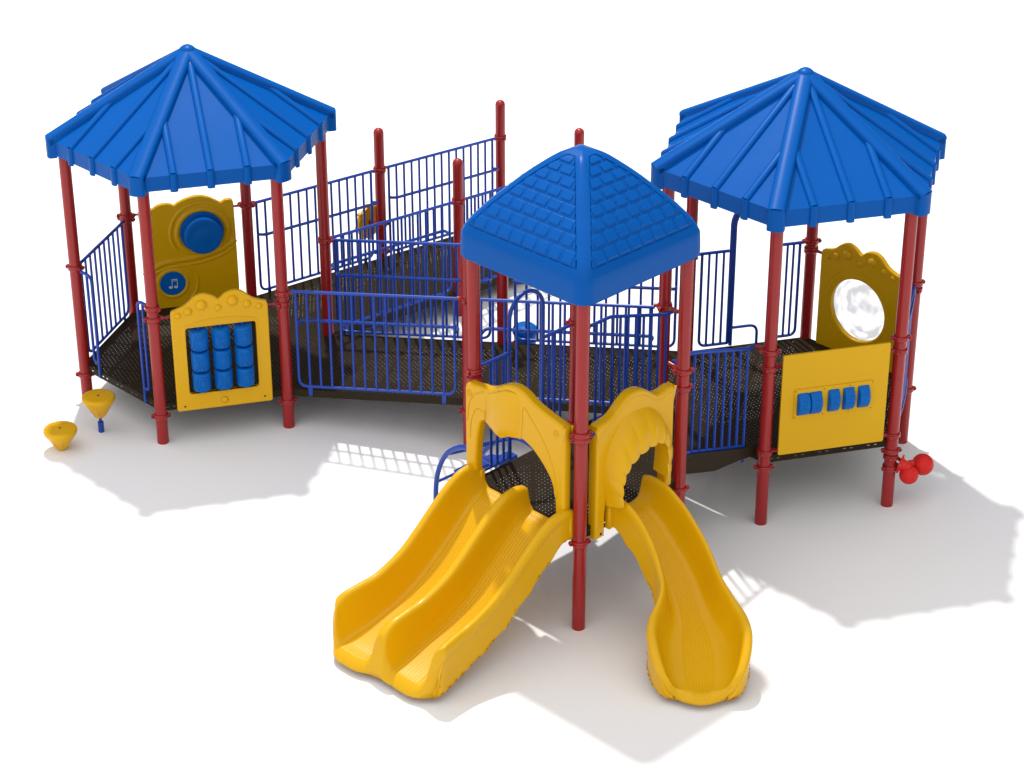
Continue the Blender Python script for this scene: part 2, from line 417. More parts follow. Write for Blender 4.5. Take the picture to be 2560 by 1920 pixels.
# ------------------------------------------------------------------ decks
def uv_sheet(name, polys, m, parent, uvf):
    bm = bmesh.new(); uvl = bm.loops.layers.uv.new('UVMap')
    for poly in polys:
        f = bm.faces.new([bm.verts.new(p) for p in poly])
        for lp in f.loops: lp[uvl].uv = uvf(lp.vert.co)
    me = bpy.data.meshes.new(name); bm.to_mesh(me); bm.free()
    return link(name, me, m, parent, None)
def deck(name, label, corners, group='brown perforated steel decks', angle=0.0, skirts=None, h=.064, half=None):
    """corners: list of (x, y, z) counter-clockwise"""
    c = sum((Vector(p) for p in corners), Vector())/len(corners)
    t = thing(name, label, 'deck', (c.x, c.y, 0), 0, group)
    loc = [Vector(p)-Vector((c.x, c.y, 0)) for p in corners]
    rot = Matrix.Rotation(-angle, 3, 'Z')
    uv_sheet('deck_plate', [loc], M_DECK, t, lambda v: (rot @ v)[:2])
    n = len(loc)
    for i in range(n):
        if skirts is not None and i not in skirts: continue
        a, b2 = loc[i], loc[(i+1) % n]; d = (b2-a); L = d.length; d = d.normalized(); nn = Vector((d.y, -d.x, 0)).normalized()
        off = nn*-.003
        p = [a+off, b2+off, b2+off-Vector((0, 0, h)), a+off-Vector((0, 0, h))]
        def uvf(v, a=a, d=d):
            return ((v-a).dot(d), None)
        bm = bmesh.new(); uvl = bm.loops.layers.uv.new('UVMap')
        f = bm.faces.new([bm.verts.new(q) for q in p])
        for lp, uv in zip(f.loops, [(0, 0), (L, 0), (L, h), (0, h)]): lp[uvl].uv = uv
        # inward return lip
        q = [p[3], p[2], p[2]-nn*.02, p[3]-nn*.02]
        f = bm.faces.new([bm.verts.new(x) for x in q])
        for lp in f.loops: lp[uvl].uv = (0, 0)
        me = bpy.data.meshes.new('side_flange'); bm.to_mesh(me); bm.free(); link('side_flange', me, M_SLOT if L < 1.1 else M_BRN, t, None)
    return t
def p3(n, z, d=(0, 0)): return (P[n][0]+d[0], P[n][1]+d[1], z)
TH = -15.05
deck('hexagon_deck', 'brown hexagonal deck under the left roof, behind the rotating block panel', [p3(k, ZL) for k in ('L1', 'L2', 'L3', 'L4', 'L5', 'L6')], angle=rad(TH))
deck('hexagon_deck', 'brown hexagonal deck of the right tower, behind the counting panel', [p3(k, ZR) for k in ('R1', 'R2', 'R3', 'R4', 'R5', 'R6')], angle=rad(TH))
u1 = Vector((math.cos(rad(TH)), math.sin(rad(TH)))); gp = .0015
def dd(s): return (u1.x*s, u1.y*s)
deck('walkway_deck', 'brown walkway deck behind the front railing, nearest the left tower', [p3('L2', ZL, dd(gp)), p3('C1', ZC, dd(-gp)), p3('Pm', ZC, dd(-gp)), p3('L3', ZL, dd(gp))], angle=rad(TH))
deck('walkway_deck', 'brown walkway deck sloping up behind the slide tower', [p3('C1', ZC, dd(gp)), p3('R6', ZR, dd(-gp)), p3('R5', ZR, dd(-gp)), p3('Pm', ZC, dd(gp))], angle=rad(TH))
u2 = Vector((math.cos(rad(TH+60)), math.sin(rad(TH+60))))
def de(s): return (u2.x*s, u2.y*s)
deck('ramp_deck', 'upper half of the brown ramp leaving the left tower', [p3('L3', ZL, de(gp)), p3('P3', ZP1, de(-gp)), p3('P1', ZP1, de(-gp)), p3('L4', ZL, de(gp))], angle=rad(TH+60))
deck('ramp_deck', 'lower half of the brown ramp at the far back', [p3('P3', ZP1, de(gp)), p3('P4', ZP2, de(-gp)), p3('P2', ZP2, de(-gp)), p3('P1', ZP1, de(gp))], angle=rad(TH+60))
tw = deck('square_deck', 'brown square deck of the slide tower, seen through both slide hoods', [p3(k, ZT) for k in ('Tf', 'Tr', 'Tb', 'Tl')], angle=0.0, h=.075)
# link between slide tower and right tower
t, L = edge_thing('link_step', 'brown steel link step between slide tower and right tower', 'step', 'Tr', 'R1')
for y in (.075, .925):
    b = bmesh.new()
    prof = [(.0, .84), (.25, .83), (.86, .635), (.94, .635), (.94, .545), (.74, .575), (.47, .60), (.06, .735), (.0, .74)]
    vs = [b.verts.new((x, y, z)) for x, z in prof]; f = b.faces.new(vs)
    r_ = bmesh.ops.extrude_face_region(b, geom=[f]); bmesh.ops.translate(b, verts=[v for v in r_['geom'] if isinstance(v, bmesh.types.BMVert)], vec=(0, .005, 0))
    from_bm('stringer', b, M_BRN, t, 20)
for (x0, x1, z, nm) in ((.005, .37, .735, 'tread'), (.37, .69, .675, 'tread'), (.69, .945, .615, 'landing')):
    uv_sheet(nm, [[Vector((x0, .08, z)), Vector((x1, .08, z)), Vector((x1, .92, z)), Vector((x0, .92, z))]], M_DECK, t, lambda v: (v.y, v.x))
    b = bmesh.new(); box(b, (x0, .5, z+.0-.012), (.004, .84, .022)); from_bm('riser', b, M_BRN, t, None)

# ------------------------------------------------------------------ hexagonal roofs
def rib_bm(b, p0, p1, w, h, nrm, seg=8, taper=0.0, deep=0.0):
    p0, p1, nrm = Vector(p0), Vector(p1), Vector(nrm).normalized()
    d = (p1-p0).normalized(); nrm = (nrm-d*nrm.dot(d)).normalized(); s = d.cross(nrm)
    rings = []
    steps = [0, 1] if not taper else [0, 1-taper, 1-taper*.45, 1]
    sc = [1, 1] if not taper else [1, 1, .8, .15]
    for u, k in zip(steps, sc):
        c = p0.lerp(p1, u)
        row = [b.verts.new(c+s*(w*math.cos(PI*i/seg))*(.55+.45*k)+nrm*(h*k*(math.sin(PI*i/seg)**.75))) for i in range(seg+1)]
        if deep: row = [b.verts.new(row[0].co-nrm*deep)]+row+[b.verts.new(row[-1].co-nrm*deep)]
        rings.append(row)
    seg = len(rings[0])-1
    for a, c in zip(rings, rings[1:]):
        for i in range(seg): b.faces.new((a[i], a[i+1], c[i+1], c[i]))
    b.faces.new(rings[0]); b.faces.new(rings[-1])
def hex_roof(side, apex, ze, zb, label):
    a, c = V2(side+'1'), V2(side+'4'); ct = (a+c)/2
    t = thing('hexagon_roof', label, 'roof', (ct.x, ct.y, 0), 0, 'blue ribbed hexagon roofs')
    R = 1.10
    a0 = rad(TH-90)
    cor = [Vector((R*math.cos(a0+i*PI/3), R*math.sin(a0+i*PI/3), 0)) for i in range(6)]
    # shell
    b = bmesh.new()
    top = Vector((0, 0, apex-.035)); Z = lambda z: Vector((0, 0, z))
    def ring(k, z): return [b.verts.new(c_*k+Z(z)) for c_ in cor]
    va = b.verts.new(top); r0 = ring(1, ze); r1 = ring(1, zb); r2 = ring(.975, zb); r3 = ring(.975, ze-.02); vb = b.verts.new(top-Z(.03))
    for i in range(6):
        j = (i+1) % 6
        b.faces.new((va, r0[i], r0[j])); b.faces.new((r0[i], r1[i], r1[j], r0[j])); b.faces.new((r1[i], r2[i], r2[j], r1[j]))
        b.faces.new((r2[i], r3[i], r3[j], r2[j])); b.faces.new((r3[i], vb, r3[j]))
    from_bm('roof_shell', b, M_ROOF, t, 25)
    for i in range(6):
        j = (i+1) % 6
        ci, cj = cor[i], cor[j]
        hipn = (Z(1)*R+ci.normalized()*(apex-ze)).normalized()
        b = bmesh.new()
        e = ci+Z(ze+.006); rib_bm(b, e+ci.normalized()*.012-Z(.004), top+Z(.004), .062, .034, hipn, deep=.035)
        rib_bm(b, ci*1.0+Z(ze+.018), ci*1.0+Z(zb-.018), .062, .030, ci, deep=.045)
        from_bm('hip_rib', b, M_ROOF, t, 50)
        mid = (ci+cj)/2; mn = mid.normalized(); fn = (Z(1)*mid.length+mn*(apex-.035-ze)).normalized()
        for u in (.25, .5, .75):
            q = ci.lerp(cj, u)
            kk = 2*min(u, 1-u)
            # rib climbs perpendicular to the eave until it meets the hip
            endk = kk*.985 if u != .5 else .93
            inner = q-mn*mid.length*endk
            zi = ze+(apex-.035-ze)*endk
            b = bmesh.new()
            rib_bm(b, q+Z(ze+.001), Vector((inner.x, inner.y, zi+.001)), .030, .026, fn, taper=.07 if u == .5 else .09, deep=.006)
            rib_bm(b, q+Z(ze+.012), q+Z(zb-.014), .030, .022, mn)
            from_bm('seam_rib', b, M_ROOF, t, 50)
    b = bmesh.new(); lathe(b, [(0, apex+.006), (.025, apex+.004), (.042, apex-.005), (.054, apex-.014), (.062, apex-.027), (.066, apex-.045), (.066, apex-.09)], 32)
    from_bm('roof_cap', b, M_ROOF, t, 60)
hex_roof('L', 2.925, 2.27, 2.155, 'blue ribbed hexagon roof on the left tower, above the yellow drum panel')
hex_roof('R', 3.178, 2.535, 2.41, 'blue ribbed hexagon roof on the right tower, above the counting panel')

# ------------------------------------------------------------------ square shingle roof
def lerp_tab(tab, x):
    if x <= tab[0][0]: return tab[0][1]
    for (a, va), (b_, vb) in zip(tab, tab[1:]):
        if x <= b_: return va+(vb-va)*(x-a)/(b_-a)
    return tab[-1][1]
def smooth_tab(tab):
    pts = catmull([Vector((a, v, 0)) for a, v in tab], 10)
    return [(p.x, p.y) for p in pts]
t = thing('square_roof', 'blue square roof with raised shingle pattern on the slide tower', 'roof', ((P['Tf'][0]+P['Tb'][0])/2, (P['Tf'][1]+P['Tb'][1])/2, 0), rad(-45.0))
ZPK = smooth_tab([(0, 3.232), (.07, 3.226), (.18, 3.203), (.30, 3.150), (.49, 3.048), (.65, 2.948), (.757, 2.876), (.85, 2.805), (.916, 2.750), (.96, 2.706), (1.0, 2.648)])
def zk(k): return lerp_tab(ZPK, k)
HA = .585; CR = .10
def sq(u, k):
    """point on the rounded square ring; u in -1..1 along one side (side facing -y), k ring scale"""
    # rounded corner by blending
    x = u*HA*k; y = -HA*k
    ex = HA*k-CR*min(1, k*1.5)
    if abs(x) > ex:
        # map outer part of the side onto a 45 degree arc
        r = CR*min(1, k*1.5); f_ = (abs(x)-ex)/r*PI/4
        x2 = ex+r*math.sin(f_); y2 = -(ex+r*math.cos(f_))
        x, y = math.copysign(x2, x), y2
    return x, y
def tile(u, k):
    """relief of the shingles, metres along the normal"""
    x = u*HA*k; h = (1-k)
    band = .064
    if abs(x) > HA*k-band*1.0 or k > .955 or k < .16: return 0.0
    edge = min(HA*k-band-abs(x), (.955-k)*.8)
    if edge < .006: return -.010
    rows = 8; rr = (.955-k)/(.80)*rows; ri = int(rr); fr = rr-ri
    px = .112; xx = x/px+(.5 if ri % 2 else 0)+.02*ri; fx = xx-math.floor(xx)
    inside = .10 < fx < .90 and .10 < fr < .88
    return (-.005+.010*(1-fr*.8)) if inside else -.005
NU, NK = 150, 150
b = bmesh.new()
for s in range(4):
    R4 = Matrix.Rotation(s*PI/2, 3, 'Z'); grid = []
    for i in range(NK+1):
        k = (i/NK); row = []
        for j in range(NU+1):
            u = -1+2*j/NU; x, y = sq(u, k); d = tile(u, k)
            row.append(b.verts.new(R4 @ Vector((x, y-d*.6, zk(k)+d*.8))))
        grid.append(row)
    for i in range(NK):
        for j in range(NU):
            try: b.faces.new((grid[i][j], grid[i+1][j], grid[i+1][j+1], grid[i][j+1]))
            except ValueError: pass
    # fascia
    prev = grid[NK]
    for (kk, z) in ((1.005, 2.60), (1.008, 2.53), (1.006, 2.485), (.985, 2.470), (.93, 2.472), (.90, 2.62)):
        row = []
        for j in range(NU+1):
            x, y = sq(-1+2*j/NU, kk); row.append(b.verts.new(R4 @ Vector((x, y, z))))
        for j in range(NU): b.faces.new((prev[j], row[j], row[j+1], prev[j+1]))
        prev = row
bmesh.ops.remove_doubles(b, verts=b.verts, dist=.0004)
from_bm('roof_shell', b, M_ROOF, t, 28)
b = bmesh.new()
for s in range(4):
    a = s*PI/2+PI/4
    box(b, (.52*math.cos(a)*1.12, .52*math.sin(a)*1.12, 2.54), (.14, .14, .08), a)
box(b, (0, 0, 2.60), (1.0, .04, .03)); box(b, (0, 0, 2.64), (.04, 1.0, .03))
from_bm('roof_bracket', b, M_RED, t, 20)

# ------------------------------------------------------------------ ogee topped yellow panels
def ogee_outline(x0, x1, z0, zd):
    """yellow panel outline: wavy top with two humps; zd = deck height"""
    pts = [(x0, z0+.02), (x0, zd+.78), (x0+.012, zd+.812), (x0+.05, zd+.826), (x0+.12, zd+.856), (x0+.19, zd+.915), (x0+.255, zd+.935), (x0+.32, zd+.915), (x0+.362, zd+.884), (x0+.375, zd+.880),
           (x0+.388, zd+.886), (x0+.43, zd+.920), (x0+.495, zd+.937), (x0+.56, zd+.918), (x0+.63, zd+.858), (x0+.70, zd+.828), (x1-.012, zd+.815), (x1, zd+.78), (x1, z0+.02)]
    sm = catmull([Vector((a, c, 0)) for a, c in pts[1:-1]], 5)
    return arc(x0+.018, z0+.018, .018, 270, 180, 4)+[(p.x, p.y) for p in sm]+arc(x1-.018, z0+.018, .018, 0, -90, 4)
def bumps(parent, zd, x0, y, sgn):
    for (x, z, r) in ((.055, .775, .024), (.135, .800, .031), (.240, .842, .042), (.365, .805, .026), (.480, .852, .042), (.590, .812, .031), (.680, .782, .024)):
        b = bmesh.new(); M = axis_matrix((x0+x, y, zd+z), (0, sgn, 0))
        lathe(b, [(r*1.12, -.004), (r*1.1, .003), (r, .001)]+[(r*.96*math.cos(rad(a)), .001+r*.45*math.sin(rad(a))) for a in (0, 20, 40, 60, 75)]+[(0, .001+r*.46)], 20, M)
        from_bm('round_boss', b, M_YEL, parent, 50)

# rotating block panel (L1 - L2)
t, L = edge_thing('block_game_panel', 'yellow wavy-topped panel with nine blue rotating O and X blocks', 'play panel', 'L1', 'L2')
y0 = -.052
fr = board('panel_frame', [ogee_outline(.125, .874, .284, ZL), rrect(.228, .425, .772, .995, .022)], .036, .008, M_YEL, t, y0)
board('inner_lip', [rrect(.208, .405, .792, 1.012, .03), rrect(.228, .425, .772, .995, .022)], .040, .003, M_YEL, fr, y0)
bumps(fr, ZL, .125, y0-.018, -1)
b = bmesh.new(); pts = catmull([(.22, y0-.018, 1.02), (.36, y0-.018, 1.048), (.5, y0-.018, 1.055), (.64, y0-.018, 1.048), (.78, y0-.018, 1.02)], 6); tube(b, pts, .004, 6); from_bm('relief_line', b, M_YEL, fr, 60)
b = bmesh.new(); M = axis_matrix((.497, y0-.018, .345), (0, -1, 0)); lathe(b, [(.03, 0)]+[(.027*math.cos(rad(a)), .013*math.sin(rad(a))) for a in (0, 25, 50, 70)]+[(0, .013)], 18, M); from_bm('round_boss', b, M_YEL, fr, 60)
for x, z in ((.185, .325), (.812, .332)):
    b = bmesh.new(); M = axis_matrix((x, y0-.0185, z), (0, -1, 0)); lathe(b, [(0, .004), (.005, .004), (.008, 0), (.0, -.002)], 12, M); from_bm('bolt', b, M_BLK, fr, 60)
def letter_strokes(ch, cx, cz, r, yc, w=.044, h=.062):
    """outline of a letter wrapped onto the block"""
    if ch == 'O':
        lp = []
        for (sx, sz) in ((w, h), (w*.5, h*.58)):
            lp.append([(sx*math.copysign(abs(math.cos(a))**.75, math.cos(a)), sz*math.copysign(abs(math.sin(a))**.75, math.sin(a))) for a in [2*PI*k/28 for k in range(28)]])
        return lp
    a_ = .016
    X = [(-w, h), (-w*.55, h), (0, h*.28), (w*.55, h), (w, h), (w*.32, 0), (w, -h), (w*.55, -h), (0, -h*.28), (-w*.55, -h), (-w, -h), (-w*.32, 0)]
    return [X]
grid = [['O', 'X', 'O'], ['X', 'O', 'X'], ['O', 'X', 'O']]
for ci, cx in enumerate((.330, .500, .670)):
    b = bmesh.new(); cyl(b, (cx, y0+.002, .425), (cx, y0+.002, .997), .012); from_bm('rod', b, M_BPL, t, 40)
    for ri in range(3):
        zc = .895-.178*ri-.005; r = .071; hh = .0785
        o = thing('letter_block', '', '', (0, 0, 0)); 
        C.objects.unlink(o); bpy.data.objects.remove(o)
        b = bmesh.new(); lathe(b, [(0, -hh), (r-.010, -hh), (r-.003, -hh+.004), (r, -hh+.012), (r, hh-.012), (r-.003, hh-.004), (r-.010, hh), (.03, hh), (.028, hh-.004), (0, hh-.004)], 36, Matrix.Translation((cx, y0-.004, zc)))
        blk = from_bm('letter_block', b, M_BPL, t, 35)
        for lp in letter_strokes(grid[ri][ci], cx, zc, r, y0):
            pts = []
            n = len(lp)
            for q in range(n):
                p, p2 = lp[q], lp[(q+1) % n]
                for s_ in range(3):
                    x = p[0]+(p2[0]-p[0])*s_/3; z = p[1]+(p2[1]-p[1])*s_/3
                    a = x/r-.32
                    pts.append((cx+(r+.0004)*math.sin(a+.25), y0-.004-(r+.0004)*math.cos(a+.25), zc-.008+z))
            b = bmesh.new(); tube(b, pts, .0058, 8, closed=True); from_bm('raised_letter', b, M_BPL, blk, 60)

# bubble window panel (R4 - R3)
t, L = edge_thing('bubble_panel', 'yellow wavy-topped panel with a large clear round bubble window', 'play panel', 'R4', 'R3')
circ = [( .497+.256*math.cos(2*PI*k/64), .972+.256*math.sin(2*PI*k/64)) for k in range(64)]
fr = board('panel_frame', [ogee_outline(.115, .885, .515, ZR), circ], .045, .010, M_YEL, t, 0.0)
bumps(fr, ZR, .125, -.0225, -1)
for rr_ in (.285, .33):
    for (a0_, a1_) in ((12, 58), (70, 110), (122, 168), (192, 238), (302, 348)):
        b = bmesh.new(); tube(b, [(.497+rr_*math.cos(rad(a)), -.0215, .972+rr_*math.sin(rad(a))) for a in [a0_+(a1_-a0_)*k/14 for k in range(15)]], .004, 6)
        from_bm('relief_line', b, M_YEL, fr, 60)
m, tt, bs = nt('clear_polycarbonate')
tr = tt.nodes.new('ShaderNodeBsdfTransparent'); gl = tt.nodes.new('ShaderNodeBsdfGlossy'); gl.inputs['Roughness'].default_value = .15
no = tt.nodes.new('ShaderNodeTexNoise'); no.inputs['Scale'].default_value = 4.2; no.inputs['Detail'].default_value = 1.5
cr_ = tt.nodes.new('ShaderNodeValToRGB'); cr_.color_ramp.elements[0].position = .38; cr_.color_ramp.elements[0].color = (.55, .56, .60, 1); cr_.color_ramp.elements[1].position = .60; cr_.color_ramp.elements[1].color = (.97, .97, .97, 1)  # patchy grey tint painted in for the bubble's shading and reflections
tt.links.new(no.outputs['Fac'], cr_.inputs[0]); tt.links.new(cr_.outputs[0], tr.inputs[0])
mxs = tt.nodes.new('ShaderNodeMixShader'); mxs.inputs[0].default_value = .12; tt.links.new(tr.outputs[0], mxs.inputs[1]); tt.links.new(gl.outputs[0], mxs.inputs[2]); tt.links.new(mxs.outputs[0], tt.nodes['Material Output'].inputs['Surface'])
b = bmesh.new(); prof = [(.268, -.006), (.256, -.006)]+[(.256*math.cos(rad(a)), .17*math.sin(rad(a))) for a in range(4, 88, 6)]+[(0, .17)]
lathe(b, prof, 64, axis_matrix((.497, .012, .972), (0, 1, 0))); bubble = from_bm('bubble_window', b, m, t, 60)

# drum and music note panel (L5 - L4)
t, L = edge_thing('drum_panel', 'yellow panel with a blue drum pad and a small round music note badge', 'play panel', 'L5', 'L4')
top = catmull([Vector((a, c, 0)) for a, c in ((.105, .45), (.105, 1.15), (.108, 1.215), (.125, 1.236), (.17, 1.238), (.215, 1.243), (.26, 1.268), (.32, 1.280), (.37, 1.270), (.398, 1.256), (.43, 1.277), (.50, 1.305), (.593, 1.322), (.68, 1.302), (.745, 1.266), (.785, 1.243), (.82, 1.262), (.865, 1.262), (.888, 1.238), (.893, 1.10), (.895, .90), (.888, .885), (.895, .87), (.897, .60), (.896, .42), (.88, .365), (.84, .345), (.60, .335), (.50, .328), (.40, .322), (.28, .318), (.19, .335), (.125, .375))], 4, closed=True)
fr = board('panel_board', [[(p.x, p.y) for p in top]], .045, .010, M_YEL, t, 0)
yy = -.0225
def ring_relief(cx, cz, r, a0, a1, w=.010):
    b = bmesh.new(); tube(b, [(cx+r*math.cos(rad(a)), yy+w*.62, cz+r*math.sin(rad(a))) for a in [a0+(a1-a0)*k/40 for k in range(41)]], w, 14); from_bm('relief_line', b, M_YEL, fr, 60)
ring_relief(.611, 1.0, .262, -30, 215, .022); ring_relief(.611, 1.0, .205, 0, 359, .03); ring_relief(.34, .555, .125, 0, 359, .024); ring_relief(.36, .545, .19, -50, 100, .02)
for dz_, w in ((0, .034), (-.052, .018)):
    b = bmesh.new(); tube(b, catmull([(x, yy+w*.55, z+dz_) for x, z in [(.12, .64), (.20, .715), (.32, .755), (.48, .765), (.64, .785), (.78, .83), (.885, .90)]], 6), w, 14)
    from_bm('relief_band', b, M_YEL, fr, 60)
b = bmesh.new(); lathe(b, [(0, 0), (.182, 0), (.182, .012), (.170, .014), (.150, .014), (.150, .085), (.158, .088), (.160, .100), (.152, .108), (.142, .112), (.125, .110), (.108, .113), (.100, .111), (.06, .122), (.03, .126), (0, .127)], 48, axis_matrix((.611, yy, 1.0), (0, -1, 0)))
from_bm('drum_pad', b, M_BPL, t, 35)
b = bmesh.new(); lathe(b, [(0, 0), (.108, 0), (.108, .003), (0, .003)], 40, axis_matrix((.34, yy, .556), (0, -1, 0))); bd = from_bm('round_badge', b, M_BPL, t, 35)
b = bmesh.new(); yn = yy-.0045
for hx in (.318, .362):
    M = Matrix.Translation((hx, yn, .522)) @ Matrix.Rotation(rad(20), 4, 'Y') @ Matrix.Diagonal((1, 1, .72, 1)) @ Matrix.Rotation(PI/2, 4, 'X')
    lathe(b, [(0, 0), (.0165, 0), (.0165, .0015), (0, .0015)], 18, M)
    box(b, (hx+.014, yn, .556), (.0055, .002, .07))
box(b, (.354, yn, .592), (.050, .002, .007)); box(b, (.354, yn, .579), (.050, .002, .005))
from_bm('music_note', b, M_WHT, bd, 35)

# counting wheel panel (R1 - R2)
t, L = edge_thing('counting_panel', 'flat yellow rectangular panel with five blue counting wheels', 'play panel', 'R1', 'R2')
yp = -.058
sl = [(.196, .909, .386, 1.082), (.431, .909, .521, 1.082), (.546, .908, .636, 1.082), (.661, .908, .752, 1.082)]
board('panel_board', [rrect(.078, .593, .896, 1.398, .012)]+[[(a, c), (d_, c), (d_, e), (a, e)] for a, c, d_, e in sl], .019, .002, M_YSH, t, yp)
pl = board('wheel_plate', [rrect(.175, .880, .784, 1.116, .004)]+[[(a+.002, c+.002), (d_-.002, c+.002), (d_-.002, e-.002), (a+.002, e-.002)] for a, c, d_, e in sl], .007, .001, M_YSH, t, yp-.0135)
b = bmesh.new()
for x, z in ((.186, .893), (.186, 1.103), (.772, .893), (.772, 1.103), (.40, 1.10), (.40, .895), (.60, 1.10), (.60, .895)): lathe(b, [(0, .002), (.004, .002), (.004, -.001)], 8, axis_matrix((x, yp-.017, z), (0, -1, 0)))
from_bm('screws', b, M_BLK, pl, 30)
for k, (x0, x1) in enumerate(((.2, .286), (.293, .380), (.436, .516), (.551, .631), (.666, .747))):
    b = bmesh.new(); w = (x1-x0)/2; r = .105
    lathe(b, [(0, -w), (r-.008, -w), (r-.002, -w+.004), (r, -w+.011), (r, w-.011), (r-.002, w-.004), (r-.008, w), (0, w)], 40, axis_matrix(((x0+x1)/2, yp+.035, .995), (1, 0, 0)))
    wh = from_bm('number_wheel', b, M_BPL, t, 35)
    # raised numerals
    segs = {0: [(-1, 1, 1, 1), (1, 1, 1, 0), (1, 0, -1, 0), (-1, 0, -1, -1), (-1, -1, 1, -1)], 1: [(-1, 1, 1, 1), (1, 1, 1, -1), (1, -1, -1, -1), (-1, 0, 1, 0)], 2: [(1, 1, -1, 1), (-1, 1, -1, -1), (-1, -1, 1, -1), (1, -1, 1, 0), (1, 0, -1, 0)],
            3: [(1, 1, -1, 1), (-1, 1, -1, 0), (-1, 0, 1, 0), (1, 0, 1, -1), (1, -1, -1, -1)], 4: [(-1, 1, 1, 1), (1, 1, -1, -1)]}[k]
    b = bmesh.new()
    for (xa, za, xb2, zb2) in segs:
        pts = []
        for s_ in range(5):
            x = (xa+(xb2-xa)*s_/4)*.016; z = (za+(zb2-za)*s_/4)*.026; a = z/r+.12
            pts.append(((x0+x1)/2+x, yp+.035-(r)*math.cos(a), .995+r*math.sin(a)))
        tube(b, pts, .0035, 6)
    from_bm('raised_numeral', b, M_BPL, wh, 60)

# blue mesh screen (R2 - R3)
t, L = edge_thing('mesh_screen', 'narrow looking blue perforated screen between the two rightmost posts', 'screen', 'R2', 'R3')
b = bmesh.new(); tube(b, [(RP+.02, 0, 1.385), (L-RP-.02, 0, 1.375)], RT); from_bm('top_rail', b, M_BLUE, t)
bm = bmesh.new(); uvl = bm.loops.layers.uv.new('UVMap'); n = 20; cols = []
for i in range(n+1):
    u = i/n; x = .075+(L-.15)*u; bul = -.02*math.sin(PI*u)**.8
    cols.append([bm.verts.new((x, bul, z)) for z in (.60, 1.37)])
for i in range(n):
    f = bm.faces.new((cols[i][0], cols[i+1][0], cols[i+1][1], cols[i][1]))
    for lp in f.loops: lp[uvl].uv = (lp.vert.co.x, lp.vert.co.z)
me = bpy.data.meshes.new('mesh_sheet'); bm.to_mesh(me); bm.free(); link('mesh_sheet', me, M_NET, t, 60)
b = bmesh.new(); tube(b, [(.075+(L-.15)*i/n, -.02*math.sin(PI*i/n)**.8, 1.372) for i in range(n+1)], RB); from_bm('screen_edge', b, M_BLUE, t)
b = bmesh.new(); tube(b, [(.075+(L-.15)*i/n, -.02*math.sin(PI*i/n)**.8, .60) for i in range(n+1)], RB); from_bm('screen_edge', b, M_BLUE, t)

# ------------------------------------------------------------------ slide hoods
def hood_line(parent, pts, y, r=.004, m=M_YEL):
    b = bmesh.new(); tube(b, [(x, y, z) for x, z in pts], r, 6); return from_bm('relief_line', b, m, parent, 60)
t, L = edge_thing('slide_hood', 'yellow hood panel over the top of the double slide', 'hood', 'Tl', 'Tf', 'yellow hoods at the slide tops')
sm = lambda pts, n=5: [(p.x, p.y) for p in catmull([Vector((a, c, 0)) for a, c in pts], n)]
o_top = [(.006, .93), (.006, 1.45), (.010, 1.532), (.022, 1.560), (.045, 1.572), (.09, 1.574), (.15, 1.582), (.21, 1.590), (.26, 1.607), (.344, 1.654), (.416, 1.691), (.499, 1.703), (.57, 1.687), (.628, 1.657), (.687, 1.632), (.78, 1.606), (.862, 1.588), (.915, 1.574), (.935, 1.555), (.942, 1.52), (.942, .93)]
inn = [(.838, .90), (.829, 1.011), (.798, 1.115), (.75, 1.183), (.679, 1.251), (.608, 1.300), (.556, 1.329), (.52, 1.316), (.485, 1.318), (.45, 1.302), (.41, 1.292), (.36, 1.262), (.32, 1.258), (.285, 1.272), (.25, 1.295), (.215, 1.325), (.197, 1.334), (.178, 1.312), (.160, 1.262), (.141, 1.17), (.130, 1.05), (.124, .925)]
inn = [(a+(.026 if a > .6 else 0)+(-.018 if a < .19 else 0), c) for a, c in inn]
hood = board('hood_panel', [sm(o_top)+[(.942, .885), (.866, .885)]+sm(inn)+[(.106, .905), (.006, .90)]], .075, .018, M_YEL, t, -.060)
yh = -.098
hood_line(t, sm([(.200, 1.345), (.205, 1.42), (.25, 1.51), (.33, 1.585), (.40, 1.615), (.45, 1.60)]), yh, .005)
hood_line(t, sm([(.03, 1.28), (.05, 1.42), (.10, 1.50), (.19, 1.555)]), yh, .005)
hood_line(t, sm([(.055, 1.15), (.07, 1.30), (.12, 1.40), (.19, 1.40)]), yh, .004)
for x in (.30, .395):
    hood_line(t, sm([(x-.03, 1.53), (x-.04, 1.44), (x-.025, 1.36), (x+.015, 1.335), (x+.05, 1.36), (x+.055, 1.45), (x+.045, 1.58), (x+.03, 1.62)]), yh, .0035)
hood_line(t, sm([(.55, 1.35), (.555, 1.46), (.57, 1.58), (.64, 1.52), (.75, 1.40), (.84, 1.24), (.88, 1.08), (.885, 1.02), (.865, 1.03), (.855, 1.10)]), yh, .0035)
for (cx, cz) in ((.055, 1.50), (.87, 1.50)):
    for k in range(5):
        a = 2*PI*k/5; hood_line(t, [(cx+.019*math.cos(a)+.009*math.cos(q), cz+.019*math.sin(a)+.009*math.sin(q)) for q in [2*PI*j/8 for j in range(9)]], yh, .0022)
# bulged crown of the double hood
b = bmesh.new()
rows = []
xs = [.20+.34*i/16 for i in range(17)]
for i, x in enumerate(xs):
    u = i/16; zt = lerp_tab([(.006, 1.55), (.15, 1.57), (.26, 1.597), (.344, 1.644), (.416, 1.681), (.499, 1.690), (.57, 1.675)], x)-.03; zb_ = lerp_tab([(.19, 1.335), (.25, 1.295), (.32, 1.258), (.41, 1.292), (.45, 1.302), (.55, 1.33)], x)+.006
    rows.append([b.verts.new((x, -.094-.040*math.sin(PI*u)**.7*math.sin(PI*min(.999, (.04+.96*j/8)))**.6, zt+(zb_-zt)*j/8)) for j in range(9)])
for a, c in zip(rows, rows[1:]):
    for j in range(8): b.faces.new((a[j], a[j+1], c[j+1], c[j]))
from_bm('hood_crown', b, M_YEL, hood, 60)

